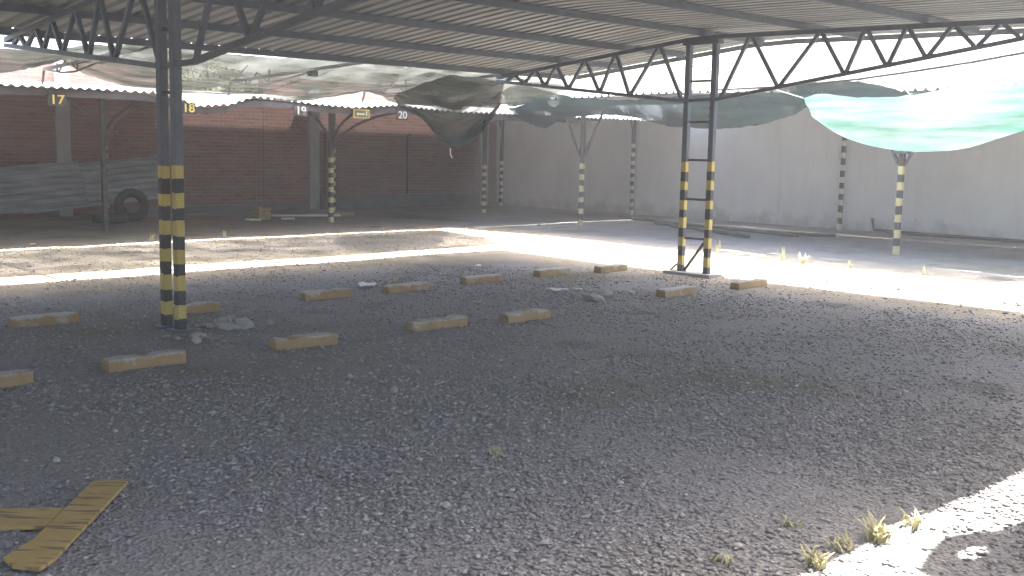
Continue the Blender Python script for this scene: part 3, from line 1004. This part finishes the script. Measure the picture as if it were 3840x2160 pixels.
# ------------------------------------------------------------------ tree behind the brick wall
tree = thing('tree', 'yellow-green leafy tree rising behind the brick wall', 'tree', loc=(14.4, 26.2, 0))
tr = MB()
tr.tube([(14.4, 26.2, -0.1), (14.45, 26.2, 1.2), (14.35, 26.15, 2.2), (14.4, 26.1, 3.0)], [0.16, 0.13, 0.11, 0.07], 8)
for a in range(6):
    t = a * 1.05
    tr.tube([(14.38, 26.15, 2.0 + 0.12 * a), (14.38 + 0.6 * math.cos(t), 26.15 + 0.5 * math.sin(t), 2.7 + 0.1 * a), (14.38 + 1.2 * math.cos(t), 26.15 + 0.9 * math.sin(t), 3.2 + 0.1 * a)],
            [0.05, 0.035, 0.015], 5)
child_at(tr.build('trunk', 'bark'), tree)
lf = MB()
for c in range(60):
    th, rr = random.uniform(0, 6.283), math.sqrt(random.random())
    cc = Vector((14.4 + 1.7 * rr * math.cos(th), 26.1 + 1.2 * rr * math.sin(th), 2.55 + random.random() * 1.3 * (1.1 - 0.6 * rr)))
    cr_ = random.uniform(0.18, 0.36)
    for l in range(46):
        d = Vector((random.gauss(0, 1), random.gauss(0, 1), random.gauss(0, 0.8))).normalized() * cr_ * random.random() ** 0.4
        p = cc + d
        u = Vector((random.gauss(0, 1), random.gauss(0, 1), random.gauss(0, 0.6))).normalized()
        w = u.cross(Vector((random.gauss(0, 1), random.gauss(0, 1), random.gauss(0, 1)))).normalized()
        s = random.uniform(0.035, 0.07)
        lf.add([p - u * s, p + w * s * 0.45, p + u * s, p - w * s * 0.45], [(0, 1, 2, 3)])
child_at(lf.build('crown', 'leaf'), tree)


# ------------------------------------------------------------------ wheel stops
def wheel_stop_mesh(seed):
    r = random.Random(seed)
    L, W, H = 0.58 + r.uniform(-0.02, 0.02), 0.15, 0.105
    b = MB()
    n = 9
    vv = []
    for i in range(n):
        t = i / (n - 1)
        x = (t - 0.5) * L
        e = 1.0 if 0 < i < n - 1 else 0.94
        h = H * (e + r.uniform(-0.04, 0.02))
        w = W * (1.0 if 0 < i < n - 1 else 0.9)
        if r.random() < 0.16:
            h *= 0.86
        tw = 0.80 + r.uniform(-0.04, 0.03)
        vv += [(x, -w / 2, -0.03), (x, -w / 2 * 0.97, h * 0.35), (x, -w / 2 * tw - 0.004, h * 0.95), (x, -w / 2 * tw + 0.006, h),
               (x, w / 2 * tw - 0.006, h), (x, w / 2 * tw + 0.004, h * 0.95), (x, w / 2 * 0.97, h * 0.35), (x, w / 2, -0.03)]
    k = 8
    ff = [(i * k + j, (i + 1) * k + j, (i + 1) * k + j + 1, i * k + j + 1) for i in range(n - 1) for j in range(k - 1)]
    ff += [tuple(range(k)), tuple(reversed(range((n - 1) * k, n * k)))]
    b.add(vv, ff)
    return b


row1 = [(2.33, 7.25, 'cut off by the left edge of the picture'), (3.43, 7.28, 'in the near row right of the picture edge, pale chipped top'),
        (4.78, 7.27, 'in the near row just right of the left posts'), (6.22, 7.29, 'in the near row near the middle, notched top'),
        (7.2, 7.14, 'in the near row, fourth whole one from the left'), (9.84, 7.33, 'in the near row, nearest to the right posts'),
        (11.2, 7.25, 'in the near row at the far end, past the right posts')]
row2 = [(3.58, 9.54, 'dull one in the back row left of the left posts'), (4.88, 9.35, 'in the back row just behind the left posts'),
        (6.5, 9.47, 'in the back row, second right of the left posts'), (7.53, 9.39, 'low broken one in the back row beside white litter'),
        (8.84, 9.53, 'in the back row near the middle of the yard'), (10.15, 9.6, 'faint one in the back row, second from the sunlit strip'),
        (11.15, 9.43, 'in the back row against the sunlit strip')]
for i, (px, py, lab) in enumerate(row1 + row2):
    o = wheel_stop_mesh(100 + i).build('wheel_stop', 'stop')
    o.location = (px, py, ground_z(px, py) - 0.012)
    o.rotation_euler = (0, 0, random.uniform(-0.06, 0.06))
    tag(o, 'yellow concrete wheel stop ' + lab, 'wheel stop', 'yellow wheel stops')
o = wheel_stop_mesh(130).build('wheel_stop', 'stop')
o.location = (14.75, 20.75, 0)
tag(o, 'yellow concrete wheel stop beside the white board under the far carport', 'wheel stop', 'yellow wheel stops')

# ------------------------------------------------------------------ gravel (loose stones on the bays)
octa = np.array([(1, 0, 0), (-1, 0, 0), (0, 1, 0), (0, -1, 0), (0, 0, 1), (0, 0, -1)], float)
oct_f = np.array([(0, 2, 4), (2, 1, 4), (1, 3, 4), (3, 0, 4), (2, 0, 5), (1, 2, 5), (3, 1, 5), (0, 3, 5)])


def scatter(n, rmin, rmax, s0, s1, amin, amax, seed, aisle=False):
    r = np.random.default_rng(seed)
    rad = np.sqrt(r.uniform(rmin ** 2, rmax ** 2, n))
    ang = r.uniform(amin, amax, n)
    x, y = rad * np.cos(ang), rad * np.sin(ang)
    if aisle:
        x, y = r.uniform(2.5, 14.6, n), r.uniform(12.3, 17.0, n)
    keep = (y > 0.3) & (y < (17.1 if aisle else 12.9)) & (x > -1) & (x < (15.3 if aisle else 12.6))
    # patchy: thinner where soil shows
    dens = np.array([0.42 + 1.15 * noise.noise((a * 0.8, b_ * 0.8, 5.0)) + 0.35 * noise.noise((a * 2.5, b_ * 2.5, 9.0)) for a, b_ in zip(x, y)])
    if not aisle:
        dens -= np.clip((y - 9.8) / 3.0, 0, 0.55) + np.clip((x - 9.6) / 3.0, 0, 0.55)
    keep &= r.uniform(0, 1, n) < np.clip(dens + 0.3, 0.07, 1)
    x, y = x[keep], y[keep]
    m = len(x)
    z = np.array([ground_z(a, b_) for a, b_ in zip(x, y)])
    s = s0 + (s1 - s0) * r.uniform(0, 1, m) ** 2.2
    P = octa[None, :, :] * (1 + r.uniform(-0.35, 0.35, (m, 6, 3))) + r.uniform(-0.25, 0.25, (m, 6, 3))
    P *= (s[:, None] * np.stack([r.uniform(0.75, 1.3, m), r.uniform(0.65, 1.0, m), r.uniform(0.35, 0.62, m)], 1))[:, None, :]
    a = r.uniform(0, 6.283, m)
    ca, sa = np.cos(a)[:, None], np.sin(a)[:, None]
    X = P[:, :, 0] * ca - P[:, :, 1] * sa + x[:, None]
    Y = P[:, :, 0] * sa + P[:, :, 1] * ca + y[:, None]
    Z = P[:, :, 2] + (z + s * 0.25)[:, None]
    return np.stack([X, Y, Z], 2).reshape(-1, 3), m


parts = [scatter(60000, 2.6, 7.5, 0.007, 0.021, 0.10, 1.45, 1), scatter(52000, 7.5, 15.0, 0.009, 0.023, 0.16, 1.42, 2), scatter(2600, 2.6, 15, 0.014, 0.034, 0.12, 1.45, 3),
         scatter(9000, 0, 1, 0.008, 0.022, 0, 1, 4, True)]
V = np.concatenate([p[0] for p in parts])
m = sum(p[1] for p in parts)
Fi = (oct_f[None] + (np.arange(m) * 6)[:, None, None]).reshape(-1)
me = bpy.data.meshes.new('gravel')
me.vertices.add(len(V))
me.vertices.foreach_set('co', V.ravel())
me.loops.add(len(Fi))
me.loops.foreach_set('vertex_index', Fi.astype(np.int32))
me.polygons.add(m * 8)
me.polygons.foreach_set('loop_start', np.arange(0, m * 24, 3, dtype=np.int32))
me.update(calc_edges=True)
me.validate()
me.materials.append(M['gravel'])
go = bpy.data.objects.new('gravel', me)
COL.objects.link(go)
tag(go, 'loose grey gravel spread over the parking bays', 'gravel', kind='stuff')


# ------------------------------------------------------------------ rubble and litter
def chunk(x, y, s, seed, flat=0.55):
    r = random.Random(seed)
    b = MB()
    dirs = []
    for zi, nn in ((-0.7, 5), (0.0, 7), (0.75, 5)):
        for k in range(nn):
            t = 2 * math.pi * (k + r.uniform(-0.25, 0.25)) / nn
            q = math.sqrt(max(0.05, 1 - zi * zi))
            dirs.append(Vector((q * math.cos(t), q * math.sin(t), zi)) * r.uniform(0.75, 1.15))
    import bmesh
    bm = bmesh.new()
    sx_, sy_ = r.uniform(0.8, 1.3), r.uniform(0.6, 1.0)
    for d in dirs:
        bm.verts.new((d.x * s * sx_, d.y * s * sy_, d.z * s * flat))
    bmesh.ops.convex_hull(bm, input=bm.verts)
    me_ = bpy.data.meshes.new('concrete_chunk')
    bm.to_mesh(me_)
    bm.free()
    me_.materials.append(M['chunk'])
    o_ = bpy.data.objects.new('concrete_chunk', me_)
    COL.objects.link(o_)
    o_.location = (x, y, ground_z(x, y) + s * flat * 0.5)
    o_.rotation_euler = (r.uniform(-0.3, 0.3), r.uniform(-0.3, 0.3), r.uniform(0, 6))
    return o_


for i in range(22):
    x, y = 4.62 + abs(random.gauss(0, 0.22)), 8.55 + random.gauss(0, 0.16)
    if i > 16:
        x, y = 4.25 + random.gauss(0, 0.12), 8.15 + random.gauss(0, 0.12)
    s = random.uniform(0.03, 0.085) if i > 3 else (0.13, 0.11, 0.10, 0.09)[i]
    tag(chunk(x, y, s, 200 + i, 0.42), 'broken concrete piece in the rubble heap at the foot of the left posts', 'rubble', 'rubble at the left posts')
for i, (x, y, s, lab) in enumerate(((8.75, 7.62, 0.14, 'flat pale concrete lump beside the near row of wheel stops'), (8.98, 7.66, 0.11, 'small pale concrete lump next to the flat one'),
                                    (3.0, 9.2, 0.06, 'lone round stone left of the dull wheel stop'), (4.33, 5.52, 0.05, 'lone angular stone on the open gravel'),
                                    (9.55, 7.75, 0.06, 'small stone between the pale lump and the right posts'), (7.55, 8.2, 0.07, 'grey stone amid the gravel between the two rows'))):
    tag(chunk(x, y, s, 260 + i, 0.35), lab, 'stone', 'loose stones')


def litter(x, y, w, d, seed, label, rz):
    r = random.Random(seed)
    b = MB()
    n = 6
    vv = [((i / n - 0.5) * w, (j / n - 0.5) * d * (1 - 0.5 * abs(i / n - 0.5)), 0.008 + r.uniform(0, 0.022)) for j in range(n + 1) for i in range(n + 1)]
    ff = [(j * (n + 1) + i, j * (n + 1) + i + 1, (j + 1) * (n + 1) + i + 1, (j + 1) * (n + 1) + i) for j in range(n) for i in range(n)]
    b.add(vv, ff)
    o_ = b.build('plastic_scrap', 'paper')
    o_.location = (x, y, ground_z(x, y) + 0.02)
    o_.rotation_euler = (0, 0, rz)
    tag(o_, label, 'litter', 'white litter on the gravel')


litter(7.42, 9.95, 0.30, 0.22, 1, 'crumpled white plastic scrap beside the broken wheel stop', 0.9)
litter(8.9, 8.32, 0.26, 0.12, 2, 'flat white scrap between the two rows of wheel stops', -0.7)
litter(9.15, 8.22, 0.10, 0.07, 3, 'tiny white scrap right of the flat white one', -0.5)
litter(9.9, 10.75, 0.10, 0.08, 4, 'small white scrap near the corner of the sunlit strips', 0.2)
litter(6.2, 16.9, 0.10, 0.08, 5, 'small white scrap on the far edge of the left sunlit strip', 0.2)

# ------------------------------------------------------------------ yellow boards lying at the lower left
mb = thing('marker_board', 'worn yellow flat boards joined in a Y lying on the gravel at lower left', 'board', loc=(1.7, 4.4, 0))


def board(pts, th, z):
    b = MB()
    n = len(pts)
    b.add([(x, y, z) for x, y in pts] + [(x, y, z + th) for x, y in pts],
          [tuple(reversed(range(n))), tuple(range(n, 2 * n))] + [(i, (i + 1) % n, n + (i + 1) % n, n + i) for i in range(n)])
    return b


child_at(board([(1.36, 4.02), (1.42, 3.925), (1.50, 3.985), (2.135, 4.726), (2.115, 4.76), (2.0, 4.815), (1.52, 4.245), (1.36, 4.12)], 0.014, 0.012).build('long_board', 'board'), mb)
child_at(board([(1.61, 4.36), (1.76, 4.54), (1.55, 4.705), (1.05, 5.07), (0.93, 4.93), (1.46, 4.485)], 0.014, 0.010).build('cross_board', 'board'), mb)


# ------------------------------------------------------------------ weeds
def weed(x, y, h, n, label, seed, lean=0.5):
    r = random.Random(seed)
    b = MB()
    for k in range(n):
        a = r.uniform(0, 6.283)
        l = h * r.uniform(0.55, 1.1)
        out = lean * l * r.uniform(0.3, 1.2)
        w = 0.004 + 0.006 * h
        bx_, by_ = r.uniform(-0.04, 0.04), r.uniform(-0.04, 0.04)
        px, py = -math.sin(a), math.cos(a)
        pts = []
        for s, ww in ((0, 1), (0.45, 0.9), (0.8, 0.6), (1.0, 0.1)):
            q = out * s * s
            z = l * (s - 0.35 * s * s * lean)
            pts.append((bx_ + q * math.cos(a) - px * w * ww, by_ + q * math.sin(a) - py * w * ww, z))
            pts.append((bx_ + q * math.cos(a) + px * w * ww, by_ + q * math.sin(a) + py * w * ww, z))
        b.add(pts, [(0, 1, 3, 2), (2, 3, 5, 4), (4, 5, 7, 6)])
    o_ = b.build('weed', 'grass')
    o_.location = (x, y, ground_z(x, y) - 0.005)
    tag(o_, label, 'weed', 'weeds along the sunlit edges')


WE = [(14.45, 9.95, 0.30, 7, 'upright sunlit weed just right of the right posts'), (14.5, 8.80, 0.28, 9, 'slanting sunlit weed, second right of the right posts'),
      (14.5, 8.45, 0.22, 26, 'spreading sunlit weed clump on the edge of the white strip'), (14.5, 7.65, 0.16, 9, 'small sunlit weed below the striped post clamp'),
      (14.5, 6.55, 0.2, 9, 'small sunlit weed at the far right of the white strip'),
      (4.16, 2.0, 0.13, 60, 'dry grass tuft lit by sun at the lower right patch'), (3.72, 2.03, 0.11, 40, 'second dry grass tuft at the bottom edge of the sun patch'),
      (4.45, 1.98, 0.10, 30, 'small dry tuft on the edge of the sun patch, right of the big tuft'), (3.95, 2.06, 0.08, 30, 'low dry tuft between the two larger tufts'),
      (3.45, 2.3, 0.07, 24, 'straggly dry tuft in the shade left of the sun patch'), (4.05, 2.35, 0.06, 26, 'low dry tuft on the gravel just above the sun patch'),
      (3.83, 4.0, 0.06, 40, 'low green grass patch on the open gravel in the middle'), (8.0, 10.15, 0.10, 14, 'low weed behind the back row of wheel stops'),
      (8.05, 16.7, 0.18, 10, 'thin weed on the far edge of the left sunlit strip'), (9.4, 16.75, 0.2, 8, 'tall thin weed at the far edge near the middle post'),
      (12.9, 16.8, 0.14, 10, 'weed at the corner where the sunlit strips meet')]
for i, (x, y, h, n, lab) in enumerate(WE):
    weed(x, y, h, n, lab, 300 + i, 0.35 if n < 12 else 0.8)

# ------------------------------------------------------------------ junk under the far carport
for i, (x0, z0, rz, lab) in enumerate(((7.5, 0.12, 0.085, 'grey corrugated metal sheet leaning on the brick wall, front of the stack'),
                                       (9.3, 0.22, 0.095, 'grey corrugated metal sheet leaning on the brick wall behind the tyre'),
                                       (5.6, 0.10, 0.07, 'grey corrugated metal sheet leaning on the brick wall at the left end of the stack'))):
    b = corrugated(0, 0.96, list(np.linspace(-1.55, 1.55, 5)), lambda a, c: 0.0, pitch=0.137, h=0.07, shape='trap')
    b.v = [(q, -r, p) for p, q, r in b.v]
    o = b.build('metal_sheet', 'stack_sheet')
    o.location = (x0 + 0.3, 22.25 + 0.12 * i, z0 + 0.05)
    o.rotation_euler = (-0.35, -rz, 0)
    tag(o, lab, 'metal sheet', 'metal sheets stacked against the brick wall')

ty = MB()
nu_, nv_ = 36, 14
prof = []
for k in range(nv_):
    t = 2 * math.pi * k / nv_
    prof.append((0.255 + 0.085 * math.copysign(abs(math.cos(t)) ** 0.7, math.cos(t)), 0.095 * math.copysign(abs(math.sin(t)) ** 0.6, math.sin(t))))
vv, ff = [], []
for i in range(nu_):
    a = 2 * math.pi * i / nu_
    for k, (r_, y_) in enumerate(prof):
        rr_ = r_ + (0.008 if (i % 2 and r_ > 0.32) else 0)
        vv.append((rr_ * math.cos(a), y_, rr_ * math.sin(a)))
for i in range(nu_):
    for k in range(nv_):
        ff.append((i * nv_ + k, ((i + 1) % nu_) * nv_ + k, ((i + 1) % nu_) * nv_ + (k + 1) % nv_, i * nv_ + (k + 1) % nv_))
ty.add(vv, ff)
for tx, ty_, rot, lab in ((9.75, 21.1, (-0.25, 0, -0.25), 'black tyre leaning behind the dark post under the far carport'),
                          (9.25, 21.0, (math.pi / 2, 0, 0), 'black tyre lying flat beside the leaning tyre')):
    o = ty.build('tyre', 'rubber')
    o.location = (tx, ty_, 0.34 if rot[0] < 1 else 0.10)
    o.rotation_euler = rot
    tag(o, lab, 'tyre', 'old tyres')

cr = thing('crate', 'yellow-brown box standing on the floor under the far carport', 'crate', loc=(12.34, 20.4, 0))
for zz in (0.05, 0.14, 0.23):
    child_at(MB().box((12.34, 20.26, zz), (0.30, 0.02, 0.075)).build('slat', 'crate'), cr)
    child_at(MB().box((12.34, 20.54, zz), (0.30, 0.02, 0.075)).build('slat', 'crate'), cr)
    child_at(MB().box((12.20, 20.40, zz), (0.02, 0.26, 0.075)).build('slat', 'crate'), cr)
    child_at(MB().box((12.48, 20.40, zz), (0.02, 0.26, 0.075)).build('slat', 'crate'), cr)
child_at(MB().box((12.34, 20.40, 0.012), (0.28, 0.27, 0.018)).build('bottom', 'crate'), cr)

for (pa, pb, w, lab) in (((13.05, 21.1, 0.04), (14.45, 20.45, 0.04), 0.22, 'long white board lying by the middle striped post'),
                         ((11.9, 20.3, 0.03), (12.15, 20.1, 0.03), 0.14, 'short white board left of the yellow-brown box'),
                         ((12.75, 20.25, 0.03), (13.0, 20.1, 0.03), 0.10, 'short white board right of the yellow-brown box')):
    tag(MB().bar(pa, pb, w, 0.035).build('board', 'wood_white'), lab, 'board', 'white boards under the far carport')

# ------------------------------------------------------------------ pipes and cables on the right
tag(MB().tube([(21.95, 11.15, 0.30), (21.97, 11.12, 0.06), (21.96, 10.6, 0.035), (21.93, 9.0, 0.035), (21.9, 7.0, 0.035), (21.9, 2.0, 0.035)], 0.035, 8)
    .build('pipe', 'cable'), 'black pipe lying along the foot of the white wall with an upturned end', 'pipe')


def wiggle(a, b, n, amp, seed):
    a, b = Vector(a), Vector(b)
    return [a.lerp(b, i / n) + Vector((noise.noise((i * 0.7, seed, 0)) * amp, noise.noise((i * 0.7, seed, 5)) * amp, 0)) for i in range(n + 1)]


tag(MB().tube(wiggle((20.4, 17.0, 0.03), (19.0, 11.3, 0.03), 16, 0.25, 1), 0.035, 6).build('hose', 'cable'), 'dark hose lying across the bays behind the right posts', 'hose', 'dark hoses on the ground')
tag(MB().tube(wiggle((19.5, 15.2, 0.03), (17.9, 11.6, 0.03), 14, 0.22, 2), 0.04, 6).build('hose', 'cable'), 'thicker dark hose nearer the right posts', 'hose', 'dark hoses on the ground')
tag(MB().tube(wiggle((19.2, 12.0, 0.03), (19.9, 10.9, 0.03), 10, 0.5, 3), 0.035, 6).build('hose', 'cable'), 'short coiled dark hose end right of the right posts', 'hose', 'dark hoses on the ground')

# ------------------------------------------------------------------ thin volume added to imitate lens glare
VEIL = 0.005
if VEIL:
    hm, nt, out = new_mat('lens_veil')
    pv = N(nt, 'ShaderNodeVolumePrincipled')
    pv.inputs['Color'].default_value = (0.92, 0.92, 0.93, 1)
    pv.inputs['Density'].default_value = VEIL
    pv.inputs['Anisotropy'].default_value = 0.3
    nt.links.new(pv.outputs[0], out.inputs['Volume'])
    M['veil'] = hm
    hz = MB().box((8.5, 9.5, 1.9), (37, 41, 5.9)).build('veil', 'veil')
    hz.display_type = 'WIRE'
    tag(hz, 'thin added haze filling the backlit yard', 'veil', kind='stuff')

bpy.context.view_layer.update()
